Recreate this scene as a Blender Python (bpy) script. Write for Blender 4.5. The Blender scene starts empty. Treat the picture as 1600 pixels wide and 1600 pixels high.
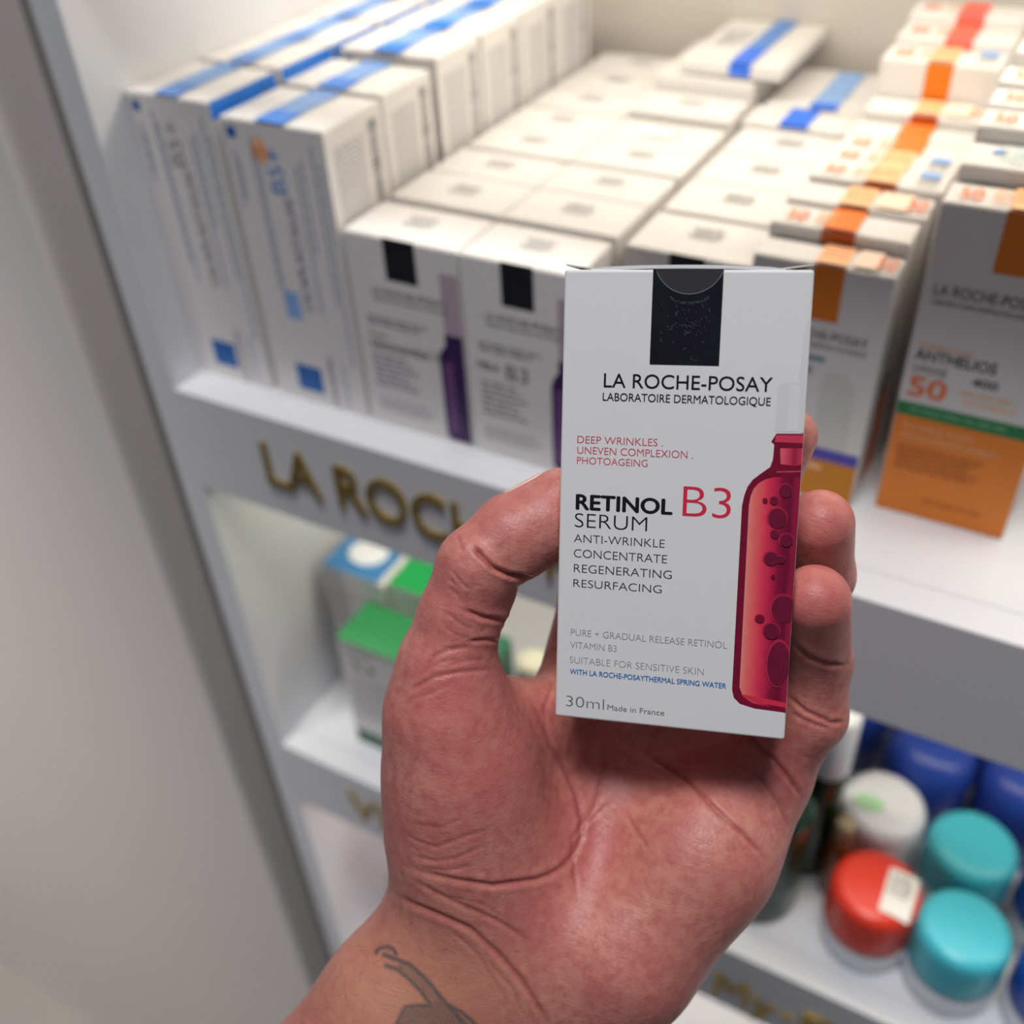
import bpy, bmesh, math, random
import numpy as np
from mathutils import Matrix, Vector

# ------------------------------------------------------------------ camera, world, lights, exposure
S = bpy.context.scene
COL = S.collection
F = 1622.0                                   # focal length in pixels of a 1600 px frame
R = np.array([[0.87486512, 0.27354938, -0.39972711],
              [0.48188555, -0.57497708, 0.66120169],
              [-0.04896261, -0.77108502, -0.63484688]])   # world <- camera (x right, y down, z forward)
CAM = np.array([0.0, 0.0, 1.7041])
cd = bpy.data.cameras.new('camera'); cam = bpy.data.objects.new('camera', cd); COL.objects.link(cam)
cam.matrix_world = Matrix(((R[0,0], -R[0,1], -R[0,2], CAM[0]), (R[1,0], -R[1,1], -R[1,2], CAM[1]),
                           (R[2,0], -R[2,1], -R[2,2], CAM[2]), (0,0,0,1)))
cd.sensor_width = 36; cd.lens = 36*F/1600; cd.clip_start = 0.01
cd.dof.use_dof = True; cd.dof.focus_distance = 0.250; cd.dof.aperture_fstop = 8.2
S.camera = cam
S.view_settings.view_transform = 'Standard'; S.view_settings.look = 'None'
S.view_settings.gamma = 1; S.view_settings.use_curve_mapping = False
S.view_settings.exposure = 0.0
w = bpy.data.worlds.new('shop_light'); S.world = w; w.use_nodes = True
w.node_tree.nodes['Background'].inputs[0].default_value = (0.76, 0.84, 1.06, 1)
w.node_tree.nodes['Background'].inputs[1].default_value = 0.08
def area(name, loc, size, size_y, power, col, target=None, spread=None):
    l = bpy.data.lights.new(name, 'AREA'); l.shape = 'RECTANGLE'; l.size = size; l.size_y = size_y
    l.energy = power; l.color = col
    if spread: l.spread = spread
    o = bpy.data.objects.new(name, l); COL.objects.link(o); o.location = loc
    if target is not None:
        o.rotation_euler = (Vector(target)-Vector(loc)).to_track_quat('-Z', 'Y').to_euler()
    return o
area('shop_ceiling_light', (-0.06, -0.10, 3.10), 0.5, 0.35, 22, (1.0, 0.975, 0.965), (0.0, 0.16, 1.6))
area('wall_fill_light', (-0.95, -0.75, 2.6), 0.25, 0.25, 5.6, (1.0, 0.96, 0.92), (-1.25, 0.32, 1.0), math.radians(60))  # unseen fill, added to brighten the left wall panel
area('shelf_light', (-0.05, 0.50, 1.692), 1.0, 0.05, 1.75, (1.0, 0.90, 0.74), (-0.05, 0.50, 1.3))
area('shelf_light', (-0.05, 0.42, 1.376), 1.0, 0.03, 1.15, (1.0, 0.92, 0.76), (-0.05, 0.50, 1.08))
area('shelf_light', (-0.05, 0.42, 1.062), 1.0, 0.03, 1.3, (1.0, 0.92, 0.84), (-0.05, 0.50, 0.77))

# ------------------------------------------------------------------ materials
def srgb(r, g, b):
    f = lambda c: (c/255/12.92) if c/255 <= .04045 else ((c/255+.055)/1.055)**2.4
    return (f(r), f(g), f(b), 1)
MC = {}
def mat(name, rgb, rough=0.5, noise=0.0, scale=40, metal=0.0, spec=None, coat=0.0, trans=0.0, bump=0.0, sss=0.0):
    if name in MC: return MC[name]
    m = bpy.data.materials.new(name); m.use_nodes = True; nt = m.node_tree; b = nt.nodes['Principled BSDF']
    b.inputs['Base Color'].default_value = srgb(*rgb); b.inputs['Roughness'].default_value = rough
    b.inputs['Metallic'].default_value = metal
    if spec is not None: b.inputs['Specular IOR Level'].default_value = spec
    b.inputs['Coat Weight'].default_value = coat; b.inputs['Transmission Weight'].default_value = trans
    if sss: b.inputs['Subsurface Weight'].default_value = sss; b.inputs['Subsurface Scale'].default_value = 0.004
    tc = nt.nodes.new('ShaderNodeTexCoord'); n = nt.nodes.new('ShaderNodeTexNoise')
    n.inputs['Scale'].default_value = scale; n.inputs['Detail'].default_value = 4
    nt.links.new(tc.outputs['Object'], n.inputs['Vector'])
    if noise:
        mx = nt.nodes.new('ShaderNodeMix'); mx.data_type = 'RGBA'
        c = srgb(*rgb); mx.inputs['A'].default_value = tuple(x*(1-noise) for x in c[:3])+(1,); mx.inputs['B'].default_value = tuple(min(1,x*(1+noise)) for x in c[:3])+(1,)
        nt.links.new(n.outputs['Fac'], mx.inputs['Factor']); nt.links.new(mx.outputs['Result'], b.inputs['Base Color'])
    if bump:
        bp = nt.nodes.new('ShaderNodeBump'); bp.inputs['Strength'].default_value = bump; bp.inputs['Distance'].default_value = 0.001
        nt.links.new(n.outputs['Fac'], bp.inputs['Height']); nt.links.new(bp.outputs['Normal'], b.inputs['Normal'])
    MC[name] = m; return m
CARD = mat('white_carton_board', (228, 226, 224), 0.42, 0.02, 30)
CARD_C = mat('cream_carton_board', (232, 226, 212), 0.42, 0.02, 30)
HELD = mat('coated_white_board', (226, 227, 228), 0.38, 0.012, 60)
SHELF = mat('white_lacquered_board', (222, 224, 228), 0.38, 0.015, 12)
WALLM = mat('grey_lacquered_panel', (222, 217, 213), 0.30, 0.05, 3)
GAP = mat('gap_shade_grey', (140, 136, 134), 0.5, 0.04, 5)  # dark tone puts the shade of the recess into the colour
BACKM = mat('back_panel_board', (205, 199, 192), 0.5, 0.015, 8)
FLOORM = mat('grey_floor_tile', (172, 167, 161), 0.35, 0.05, 4)
BLACK = mat('black_print', (22, 22, 26), 0.35)
INK = mat('dark_grey_ink', (40, 40, 44), 0.5)
GREYT = mat('grey_ink', (110, 112, 118), 0.5)
PALET = mat('pale_grey_ink', (178, 178, 182), 0.5)
LGREY = mat('light_grey_ink', (150, 150, 152), 0.5)
ROSE = mat('rose_ink', (200, 70, 100), 0.5)
REDI = mat('red_ink', (214, 38, 70), 0.5)
BLUEI = mat('blue_ink', (20, 110, 190), 0.5)
BLUE = mat('blue_print', (30, 125, 228), 0.4)
BLUE_D = mat('deep_blue_print', (10, 98, 178), 0.4)
BLUE_M = mat('mid_blue_ink', (90, 140, 215), 0.45)
BLUE_L = mat('pale_blue_print', (140, 180, 235), 0.45)
BLUE_R = mat('royal_blue_print', (45, 115, 240), 0.4)
ORANGE = mat('orange_print', (226, 124, 20), 0.45)
ORANGE_P = mat('peach_print', (250, 196, 150), 0.5)
ORANGE_R = mat('bright_orange_print', (246, 128, 50), 0.45)
ORANGE_T = mat('orange_ink', (240, 130, 70), 0.5)
RUST = mat('dark_orange_print', (196, 92, 14), 0.5)
REDP = mat('coral_print', (240, 110, 95), 0.5)
GREENP = mat('green_print', (24, 128, 70), 0.5)
GREENB = mat('bright_green_print', (6, 162, 78), 0.4)
GREEND = mat('dark_green_print', (20, 84, 62), 0.5)
VIOLET = mat('violet_print', (78, 72, 178), 0.5)
MUSTARD = mat('mustard_print', (206, 132, 8), 0.5)
PURPLE_D = mat('dark_purple_print', (52, 20, 84), 0.4)
PURPLE_M = mat('purple_print', (112, 66, 128), 0.4)
MAUVE = mat('mauve_print', (182, 166, 178), 0.5)
GOLD = mat('polished_gold_letter', (196, 168, 84), 0.16, 0, 40, 1.0)
HOLO = mat('pale_seal_film', (236, 240, 244), 0.15)
CAPW = mat('white_plastic', (226, 228, 236), 0.3)
CAPR = mat('coral_red_plastic', (226, 62, 46), 0.33)
CAPT = mat('turquoise_plastic', (72, 190, 208), 0.33)
CAPB = mat('cobalt_plastic', (24, 78, 176), 0.28)
CAPBD = mat('deep_blue_plastic', (44, 72, 168), 0.3)
MAROON = mat('maroon_plastic', (96, 14, 26), 0.4)
GLASSG = mat('dark_green_bottle', (14, 44, 20), 0.22)
AMBER = mat('amber_bottle', (118, 56, 22), 0.2)
SILVERT = mat('silver_ink', (150, 165, 160), 0.35)
RIBBED = mat('grey_ribbed_plastic', (150, 152, 160), 0.4)
PINKP = mat('pink_print', (214, 120, 130), 0.5)

# ------------------------------------------------------------------ small builders
def props(o, label=None, cat=None, group=None, kind=None):
    if label: o['label'] = label
    if cat: o['category'] = cat
    if group: o['group'] = group
    if kind: o['kind'] = kind
    return o
def newobj(name, me, m=None, parent=None, loc=None):
    o = bpy.data.objects.new(name, me); COL.objects.link(o)
    if m is not None and me is not None and not me.materials: me.materials.append(m)
    if parent is not None: o.parent = parent
    if loc is not None: o.location = loc
    return o
def box_mesh(name, x0, x1, y0, y1, z0, z1, bevel=0.0, seg=2):
    bm = bmesh.new(); bmesh.ops.create_cube(bm, size=1)
    for v in bm.verts:
        v.co = ((x0+x1)/2+v.co.x*(x1-x0), (y0+y1)/2+v.co.y*(y1-y0), (z0+z1)/2+v.co.z*(z1-z0))
    if bevel: bmesh.ops.bevel(bm, geom=bm.edges[:], offset=bevel, segments=seg, affect='EDGES', profile=0.5)
    me = bpy.data.meshes.new(name); bm.to_mesh(me); bm.free()
    if bevel:
        for p in me.polygons: p.use_smooth = False
    return me
def lathe_mesh(name, prof, n=40):
    bm = bmesh.new(); rings = []
    for r, z in prof:
        if r < 1e-6: rings.append([bm.verts.new((0,0,z))])
        else: rings.append([bm.verts.new((r*math.cos(2*math.pi*i/n), r*math.sin(2*math.pi*i/n), z)) for i in range(n)])
    for a, b in zip(rings[:-1], rings[1:]):
        for i in range(n):
            j = (i+1) % n
            vs = [a[i % len(a)], a[j % len(a)], b[j % len(b)], b[i % len(b)]]
            u = []
            for v in vs:
                if v not in u: u.append(v)
            if len(u) > 2: bm.faces.new(u)
    bmesh.ops.recalc_face_normals(bm, faces=bm.faces[:])
    me = bpy.data.meshes.new(name); bm.to_mesh(me); bm.free()
    for p in me.polygons: p.use_smooth = True
    return me
_T = {}
def raw_text(s, res=3, off=0.0):
    if off > 0:                                  # heavier ink: the letters laid a hair apart
        V, P = raw_text(s, res, 0.0); n = len(V); vs = []; ps = []
        for k, (dx, dy) in enumerate(((-off, 0), (off, 0), (0, off*.7), (0, -off*.7))):
            vs.append(V+np.array([dx, dy, k*.000012])); ps += [tuple(i+k*n for i in p) for p in P]
        return np.concatenate(vs), ps
    k = (s, res, off)
    if k in _T: return _T[k]
    c = bpy.data.curves.new('t', 'FONT'); c.body = s; c.resolution_u = res; c.offset = off; c.size = 1
    o = bpy.data.objects.new('t', c); COL.objects.link(o)
    dg = bpy.context.evaluated_depsgraph_get(); dg.update()
    me = bpy.data.meshes.new_from_object(o.evaluated_get(dg))
    V = np.array([(v.co[0], v.co[1], 0.0) for v in me.vertices]); P = [tuple(p.vertices) for p in me.polygons]
    bpy.data.objects.remove(o); bpy.data.curves.remove(c); bpy.data.meshes.remove(me)
    _T[k] = (V, P); return _T[k]
CAPH = raw_text('H')[0][:,1].max()
class Plane:
    """a printed face: origin, right and down directions, outward normal (local metres)"""
    def __init__(s, o, r, d):
        s.o = Vector(o); s.r = Vector(r); s.d = Vector(d); s.n = -s.r.cross(s.d)
    def p(s, u, v, off=0.0): return s.o+s.r*u+s.d*v+s.n*off
def flat(name, pl, pts, m, parent, off=0.00012):
    me = bpy.data.meshes.new(name)
    me.from_pydata([pl.p(u, v, off) for u, v in pts], [], [tuple(range(len(pts)))[::-1]])
    return newobj(name, me, m, parent)
def rect(name, pl, u0, v0, u1, v1, m, parent, off=0.00012):
    return flat(name, pl, [(u0,v0),(u1,v0),(u1,v1),(u0,v1)], m, parent, off)
def text(pl, s, u0, u1, vb, cap, m, parent, res=3, off=0.00016, weight=0.0, name='lettering', rot=0):
    """text whose ink runs u0..u1 with its baseline at vb and capital height cap; rot=90 reads bottom to top"""
    V, P = raw_text(s, res, weight)
    x0, x1 = V[:,0].min(), V[:,0].max(); sx = (u1-u0)/(x1-x0); sy = cap/CAPH
    out = []
    for x, y, e in V:
        a = (x-x0)*sx; b = y*sy
        if rot == 0: out.append(pl.p(u0+a, vb-b, off+e))
        else: out.append(pl.p(vb-b, -(u0+a), off+e))
    me = bpy.data.meshes.new(name); me.from_pydata(out, [], [p for p in P])
    return newobj(name, me, m, parent)
def small_print(pl, lines, m, parent, name='small_print', off=0.00014, seed=1):
    """rows of unreadable fine print as word-long dashes, one mesh"""
    rnd = random.Random(seed); vs = []; fs = []
    for (u0, u1, v, h) in lines:
        u = u0
        while u < u1:
            l = min(rnd.uniform(2.5, 7)*h, u1-u)
            k = len(vs)
            vs += [pl.p(u, v, off), pl.p(u+l, v, off), pl.p(u+l, v+h, off), pl.p(u, v+h, off)]
            fs.append((k+3, k+2, k+1, k)); u += l+h*0.8
    me = bpy.data.meshes.new(name); me.from_pydata(vs, [], fs)
    return props(newobj(name, me, m, parent), kind='stuff')
def ellipse(cx, cy, rx, ry, n=22): return [(cx+rx*math.cos(2*math.pi*i/n), cy+ry*math.sin(2*math.pi*i/n)) for i in range(n)]

# ------------------------------------------------------------------ the setting
SH1, SH2, SH3, SH4 = 1.400, 1.0863, 0.7726, 0.4589
XL, XR, YF, YB = -0.4135, 0.46, 0.330, 0.660
def structure(name, me, m, label=None, parent=None):
    o = newobj(name, me, m, parent)
    if parent is None: props(o, label, None, None, 'structure')
    return o
structure('floor', box_mesh('floor', -2.0, 2.0, -1.2, 1.2, -0.05, 0.0), FLOORM, 'pale floor in front of the shelving')
structure('wall_left', box_mesh('wall_left', -1.6, -0.4652, 0.318, 0.70, 0.0, 2.3, 0.004), WALLM, 'warm grey lacquered wall panel left of the shelving')
structure('trim_1', box_mesh('trim_1', -0.4650, -0.4322, 0.350, 0.70, 0.0, 2.3), GAP, 'dark grey recessed strip, shade painted in, between wall panel and shelf unit')
structure('wall_back', box_mesh('wall_back', -0.4322, 0.50, YB+0.0005, 0.70, 0.0, 2.3), BACKM, 'pale back panel of the shelf bays')
def thing(name, label, cat, loc=(0,0,0), group=None, rz=0):
    o = bpy.data.objects.new(name, None); COL.objects.link(o); o.location = loc; o.rotation_euler = (0,0,rz); o.empty_display_size = .02
    return props(o, label, cat, group)
unit = thing('shelf_unit', 'white open shelf unit with gold lettered shelf fronts', 'shelf', (0,0,0)); unit['kind'] = 'structure'
newobj('side_panel', box_mesh('side_panel', -0.4320, XL, YF, YB, 0.0, 2.3, 0.0008), SHELF, unit)
newobj('side_panel', box_mesh('side_panel', XR, XR+.0185, YF, YB, 0.0, 2.3, 0.0008), SHELF, unit)
for z in (SH1+0.3137, SH1, SH2, SH3, SH4):
    newobj('shelf_board', box_mesh('shelf_board', XL+.0002, XR-.0002, YF+.0184, YB, z-0.018, z, 0.0004), SHELF, unit)
    fa = newobj('shelf_front', box_mesh('shelf_front', XL+.0002, XR-.0002, YF, YF+.0182, z-0.069, z, 0.0008), SHELF, unit)
    if z == SH1: fa1 = fa
    if z == SH2: fa2 = fa
newobj('base_board', box_mesh('base_board', XL+.0002, XR-.0002, YF+.002, YB, 0.0, 0.10, 0.0006), SHELF, unit)
# gold letters standing proud of the shelf fronts
def letters(s, x0, x1, zb, cap, y, parent, depth=0.0022, weight=0.012):
    V, P = raw_text(s, 4, 0.0); a0, a1 = V[:,0].min(), V[:,0].max(); sx = (x1-x0)/(a1-a0); sy = cap/CAPH
    bm = bmesh.new(); vs = [bm.verts.new((x0+(a-a0)*sx, y, zb+b*sy)) for a, b, e in V]
    fs = []
    for p in P:
        try: fs.append(bm.faces.new([vs[i] for i in p]))
        except ValueError: pass
    r = bmesh.ops.extrude_face_region(bm, geom=fs)
    for v in [g for g in r['geom'] if isinstance(g, bmesh.types.BMVert)]: v.co.y -= depth
    bmesh.ops.recalc_face_normals(bm, faces=bm.faces[:])
    me = bpy.data.meshes.new('gold_lettering'); bm.to_mesh(me); bm.free()
    return newobj('gold_lettering', me, GOLD, parent)

# ------------------------------------------------------------------ cartons
def carton(name, label, x0, x1, y0, y1, h, base=SH1, m=CARD, cat='carton', group=None, tilt=0.0, lid=True):
    """a top-level carton: body mesh with a tuck lid; local origin at the bottom front left corner"""
    w, d = x1-x0, y1-y0
    t = thing(name, label, cat, (x0, y0, base), group)
    newobj('body', box_mesh('body', 0, w, 0, d, 0, h-0.0006, 0.0005), m, t)
    bm = bmesh.new(); n = 6; g = 0.0007
    vs = [[None]*(n+1) for _ in range(n+1)]
    for i in range(n+1):
        for j in range(n+1):
            x = g+(w-2*g)*i/n; y = g+(d-2*g)*j/n
            b = math.sin(math.pi*i/n)*math.sin(math.pi*j/n)
            vs[i][j] = bm.verts.new((x, y, h-0.0002+0.0007*b))
    for i in range(n):
        for j in range(n): bm.faces.new((vs[i][j], vs[i+1][j], vs[i+1][j+1], vs[i][j+1]))
    r = bmesh.ops.extrude_face_region(bm, geom=bm.faces[:])
    for v in [q for q in r['geom'] if isinstance(q, bmesh.types.BMVert)]: v.co.z -= 0.0012
    bmesh.ops.recalc_face_normals(bm, faces=bm.faces[:])
    me = bpy.data.meshes.new('lid_flap'); bm.to_mesh(me); bm.free()
    if lid: newobj('lid_flap', me, m, t)
    t['dim'] = (w, d, h)
    return t
def fr(t): return Plane((0, 0, t['dim'][2]), (1,0,0), (0,0,-1))                 # front, from top left, downwards
def tp(t): return Plane((0, t['dim'][1], t['dim'][2]+0.0006), (1,0,0), (0,-1,0))  # top, from back left, towards the front
def rt(t): return Plane((t['dim'][0], 0, t['dim'][2]), (0,1,0), (0,0,-1))       # right side
def copy_thing(o, loc, label):
    c = o.copy(); COL.objects.link(c); c.location = loc; c['label'] = label
    for ch in list(o.children):
        k = ch.copy(); COL.objects.link(k); k.parent = c
        for g in ch.children:
            q = g.copy(); COL.objects.link(q); q.parent = k
    return c
ORD = ['front', 'second', 'third', 'fourth', 'fifth', 'sixth', 'seventh', 'eighth', 'ninth']
def where(i): return 'frontmost' if i == 0 else ORD[i]+' from the front'

def balm(x0, x1, y0, y1, h, label, spf, group):
    t = carton('balm_carton', label, x0, x1, y0, y1, h, group=group); W, D, H = t['dim']; f = fr(t); p = tp(t); r = rt(t)
    # front print reads from the bottom to the top
    if spf is not None:
        rect('brand_square', f, W*.27, H*.845, W*.27+.0165, H*.845+.0155, BLUE_D, t)
        text(f, 'LA ROCHE-POSAY', -(H*.985), -(H*.78), W*.70, .0036, GREYT, t, rot=90)
        text(f, 'CICAPLAST', -(H*.62), -(H*.36), W*.60, .0052, GREYT, t, rot=90)
        text(f, 'BAUME', -(H*.35), -(H*.225), W*.60, .0052, LGREY, t, rot=90)
        text(f, 'B5+', -(H*.215), -(H*.075), W*.56, .0092, BLUE_M if spf else LGREY, t, rot=90)
        rect('blue_mark', f, W*.06, .004, W*.15, .009, BLUE_D, t)
        # columns of fine print
        pr = Plane((0, 0, H), (0,0,-1), (1,0,0))
        vs = []
        for k, (v, u0, u1) in enumerate([(.08,.10,.28),(.115,.12,.25),(.27,.05,.55),(.31,.08,.62),(.68,.12,.62),(.74,.1,.4),(.80,.80,.97),(.86,.05,.58),(.92,.1,.8)]):
            vs.append((u0*H, u1*H, v*W, .0012))
        n_ = [(u0, u1, v, hh) for u0, u1, v, hh in vs]
        o = small_print(pr, n_, mat('blue_grey_ink', (150, 158, 178), .5), t, seed=3, off=-.00014)
        for pz in o.data.polygons: pz.flip()
        if spf:
            flat('round_mark', f, ellipse(W*.36, .013, .0045, .0065), ORANGE_P, t)
            text(f, '50', W*.27, W*.44, .016, .0045, ORANGE_T, t, off=.0003)
            rect('pale_panel', f, W*.30, H*.56, W*.46, H*.66, BLUE_L, t)
    # top print: colour band along the depth
    b0, b1 = W*.36, W*.64
    rect('colour_band', p, b0, D*.66, b1, D+.0004, BLUE if spf else BLUE_M, t, .0003)
    rect('pale_band', p, b0, D*.15, b1, D*.66, BLUE_L, t, .0003)
    rect('colour_band', p, b0, 0, b1, D*.15, BLUE_M, t, .0003)
    small_print(p, [(b0+.001, b1-.001, D*(.20+.09*k), .001) for k in range(5)], BLUE_M, t, off=.0004)
    # side print: barcode and columns
    q = Plane((W, 0, H), (0,1,0), (0,0,-1))
    lines = [(.006, D-.016, .010+.0022*k, .0010) for k in range(28)]
    small_print(q, lines, PALET, t, seed=5)
    rnd = random.Random(7)
    vs = []; fs = []; z = .006
    while z < .05:
        k = len(vs); hh = rnd.uniform(.0006, .0016)
        vs += [q.p(D-.012, z, .0002), q.p(D-.005, z, .0002), q.p(D-.005, z+hh, .0002), q.p(D-.012, z+hh, .0002)]
        fs.append((k+3,k+2,k+1,k)); z += hh+rnd.uniform(.0006,.0014)
    me = bpy.data.meshes.new('print_marks'); me.from_pydata(vs, [], fs); props(newobj('print_marks', me, GREYT, t), kind='stuff')
    return t
GA = 'tall balm cartons against the left side panel'; GB = 'tall balm cartons in the second column'
a = balm(-.4128, -.3605, .352, .4005, .1550, 'frontmost balm carton against left side panel, grey print and blue square on face', False, GA)
rect('blue_edge', rt(a), .0005, .0003, .048, .0085, BLUE, a)
ya = [.4045, .4470, .4915, .5360, .5800]
for k, y in enumerate(ya):
    c = copy_thing(a, (-.4128, y, SH1), 'tall balm carton with blue top band against left side panel, '+where(k+1))
    c.scale = (1, .86, 1.0)
b = balm(-.3560, -.2968, .352, .3965, .1497, 'frontmost balm carton of second column, round orange 50 mark on its face', True, GB)
for k, (y, hs) in enumerate([(.4015,1.0),(.4470,1.03),(.4915,1.03),(.5360,1.03),(.5800,1.03)]):
    c = copy_thing(b, (-.3568 if k else -.3585, y, SH1), 'tall balm carton with blue top band in second column, '+where(k+1))
    c.scale = (1, .94, hs)

def ampoule(f, W, t, u0, v_top, v_bot, du, dark, mid, pale, pip0):
    """the ampoule pictured on a serum carton, cut by the carton edge"""
    rect('pictured_pipette', f, u0+du*.30, pip0, W-.0004, v_top, pale, t, .00012)
    pts = [(W-.0004, v_top), (u0+du*.28, v_top), (u0+du*.28, v_top+.006), (u0+du*.1, v_top+.0095), (u0, v_top+.014), (u0, v_bot-.003), (u0+du*.12, v_bot), (W-.0004, v_bot)]
    flat('pictured_bottle', f, pts, dark, t, .00016)
    rect('pictured_highlight', f, u0+du*.15, v_top+.015, u0+du*.5, v_bot-.005, mid, t, .0002)
def serum(x0, x1, y0, y1, h, label, kind, group=None):
    t = carton('serum_carton', label, x0, x1, y0, y1, h, group=group); W, D, H = t['dim']; f = fr(t); p = tp(t)
    if kind:
        rect('brand_block', f, W*.36, 0, W*.64, .021, BLACK, t)
        text(f, 'LA ROCHE-POSAY', W*.20, W*.87, .0295, .0034, INK, t)
        text(f, 'LABORATOIRE DERMATOLOGIQUE', W*.20, W*.87, .0328, .0017, INK, t)
        small_print(f, [(W*.12, W*.68, .042, .0014), (W*.12, W*.60, .0448, .0014)], LGREY, t)
        if kind == 'nia':
            text(f, 'PURE', W*.12, W*.28, .054, .0026, GREYT, t)
            text(f, 'NIACINAMIDE', W*.12, W*.66, .0595, .0034, INK, t, weight=.02)
            text(f, '10', W*.70, W*.80, .0600, .0060, GREYT, t)
        else:
            text(f, 'MELA', W*.10, W*.30, .0560, .0032, INK, t, weight=.02)
            text(f, 'B3', W*.36, W*.56, .0590, .0078, GREYT, t)
        small_print(f, [(W*.12, W*(.44+.05*(k % 3)), .063+.0034*k, .0013) for k in range(6)], LGREY, t)
        small_print(f, [(W*.12, W*(.60+.06*(k % 2)), .089+.0028*k, .0011) for k in range(3)], PALET, t, seed=4)
        ampoule(f, W, t, W*.765, .043, .1035, W*.235, PURPLE_D, PURPLE_M, MAUVE, .012)
    small_print(p, [(W*(.38+.02*(k % 3)), W*(.62+.04*(k % 2)), D*.30+.0024*k, .0009) for k in range(5)], PALET if x0 < -.2 else LGREY, t, off=.0003)
    return t
GC = 'serum cartons left column'; GD = 'serum cartons middle column'; GE = 'serum cartons right column'
CX = (-.2945, -.2330); DX = (-.2320, -.1742); EX = (-.1685, -.1110)
c1 = serum(*CX, .352, .3868, .1057, 'frontmost white serum carton with purple ampoule on its face, front of left serum column', 'nia')
d1 = serum(*DX, .352, .3868, .1057, 'frontmost white serum carton with purple ampoule on its face, front of middle serum column', 'mela')
cp = serum(*CX, .3912, .4268, .1062, 'plain white serum carton top in left serum column, second from the front', None, GC)
for k, y in enumerate([.4272, .4640, .4975, .5335, .5695, .6055]):
    c = copy_thing(cp, (CX[0], y, SH1), 'plain white serum carton top in left serum column, '+where(k+2)); c.scale = (1, .94, 1)
dp = serum(*DX, .3908, .4265, .1064, 'plain white serum carton top in middle serum column, second from the front', None, GD)
for k, y in enumerate([.4272, .4640, .4975, .5335, .5695, .6055]):
    c = copy_thing(dp, (DX[0], y, SH1), 'plain white serum carton top in middle serum column, '+where(k+2)); c.scale = (1, .94, 1 if k < 3 else (1.04 if k == 3 else 1.118))
    if k == 2:
        rect('glare_patch', tp(c), .018, .016, .036, .026, mat('glare_white', (252,253,255), .12), c, .0010)  # bright rectangle painted in place of the glare on this lid
ep = serum(*EX, .3870, .4250, .1060, 'frontmost white serum carton of right serum column, behind the held box', 'nia')
e2 = serum(*EX, .4285, .4655, .1060, 'plain white serum carton top in right serum column, second from the front', None, GE)
for k, y in enumerate([.4665, .5045]):
    c = copy_thing(e2, (EX[0], y, SH1), 'plain white serum carton top in right serum column, '+where(k+2))
def banded(x0, x1, y0, y1, h, label, band, group=None, base=SH1, frontband=.006, u=(.36,.60), pale=None, split=.55, cat='carton'):
    t = carton('banded_carton', label, x0, x1, y0, y1, h, base=base, group=group, cat=cat); W, D, H = t['dim']; f = fr(t); p = tp(t)
    rect('colour_band', p, W*u[0], D*split, W*u[1], D+.0004, band, t, .0003)
    if pale: rect('pale_band', p, W*u[0], 0, W*u[1], D*split, pale, t, .0003)
    if frontband: rect('colour_band', f, W*u[0], 0, W*u[1], frontband, band, t)
    return t
banded(EX[0]-.002, EX[1]-.001, .5430, .5700, .1085, 'white carton with royal blue band on top, behind the right serum column', BLUE_R, split=.05, frontband=.0012, u=(.34,.60))
banded(EX[0]+.001, EX[1]+.001, .5710, .5960, .1090, 'white carton with pale blue band on top, two behind the right serum column', BLUE_R, split=.62, frontband=0, pale=BLUE_L, u=(.42,.68))
banded(EX[0]+.001, EX[1]+.001, .5970, .6400, .1090, 'white carton with pale blue band on top nearest back panel, right serum column', BLUE_L, split=.1, frontband=0, u=(.42,.68))
# a carton lying on top of the serum cartons at the back
tb = banded(-.2180, -.1600, .5720, .6590, .0070, 'white carton with blue band lying on the rear serum cartons', BLUE_R, base=SH1+.1205, split=.66, frontband=.0062, pale=BLUE_M, u=(.49,.70))
small_print(tp(tb), [(.008, .024, .03+.006*k, .002) for k in range(5)], PALET, tb)

def sun(x0, x1, y0, y1, h, label, style, group=None, u=(.50,.72), top='50L', side=None):
    t = carton('sunscreen_carton', label, x0, x1, y0, y1, h, group=group); W, D, H = t['dim']; f = fr(t); p = tp(t)
    bm_, tm_ = {'warm': (ORANGE, ORANGE_P), 'bright': (RUST, ORANGE_R), 'peach': (RUST, ORANGE_P), 'coral': (REDP, REDP)}[style]
    rect('colour_band', p, W*u[0], 0, W*u[1], D-.0008, tm_, t, .0003)
    rect('colour_band', f, W*u[0], 0, W*u[1], .024, bm_, t)
    small_print(p, [(W*u[0]+.001, W*u[1]-.001, D*(.2+.2*k), .001) for k in range(3)], ORANGE_T, t, off=.0004)
    if top in ('50L', '50LB'):
        text(p, '50', W*.09, W*.24, D*.82, D*.46, ORANGE_T, t, off=.0005, weight=.01)
        small_print(p, [(W*.30, W*.44, D*(.25+.17*k), .0012) for k in range(4)], ORANGE_P, t, off=.0005)
    if top == '50LB':
        rect('blue_label', p, W*.78, D*.12, W*.93, D*.42, BLUE_L, t, .0005)
        small_print(p, [(W*.78, W*.93, D*(.5+.14*k), .001) for k in range(3)], GREYT, t, off=.0005)
    if top == '50R':
        rect('peach_panel', p, W*(u[1]+.03), D*.06, W*.86, D*.9, mat('pale_peach_print', (246,222,202), .5), t, .0004)
        text(p, '50', W*.84, W*.975, D*.82, D*.55, ORANGE_T, t, off=.0006, weight=.01)
    if side:
        q = rt(t)
        rect('green_stripe', q, .0006, H*.555, D-.0006, H*.60, GREENP, t)
        rect('orange_panel', q, .0006, H*.61, D-.0006, H-.001, ORANGE_R, t)
    return t
GF = 'sunscreen cartons in the orange banded column'
FX = (-.1110, -.0546)
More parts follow.
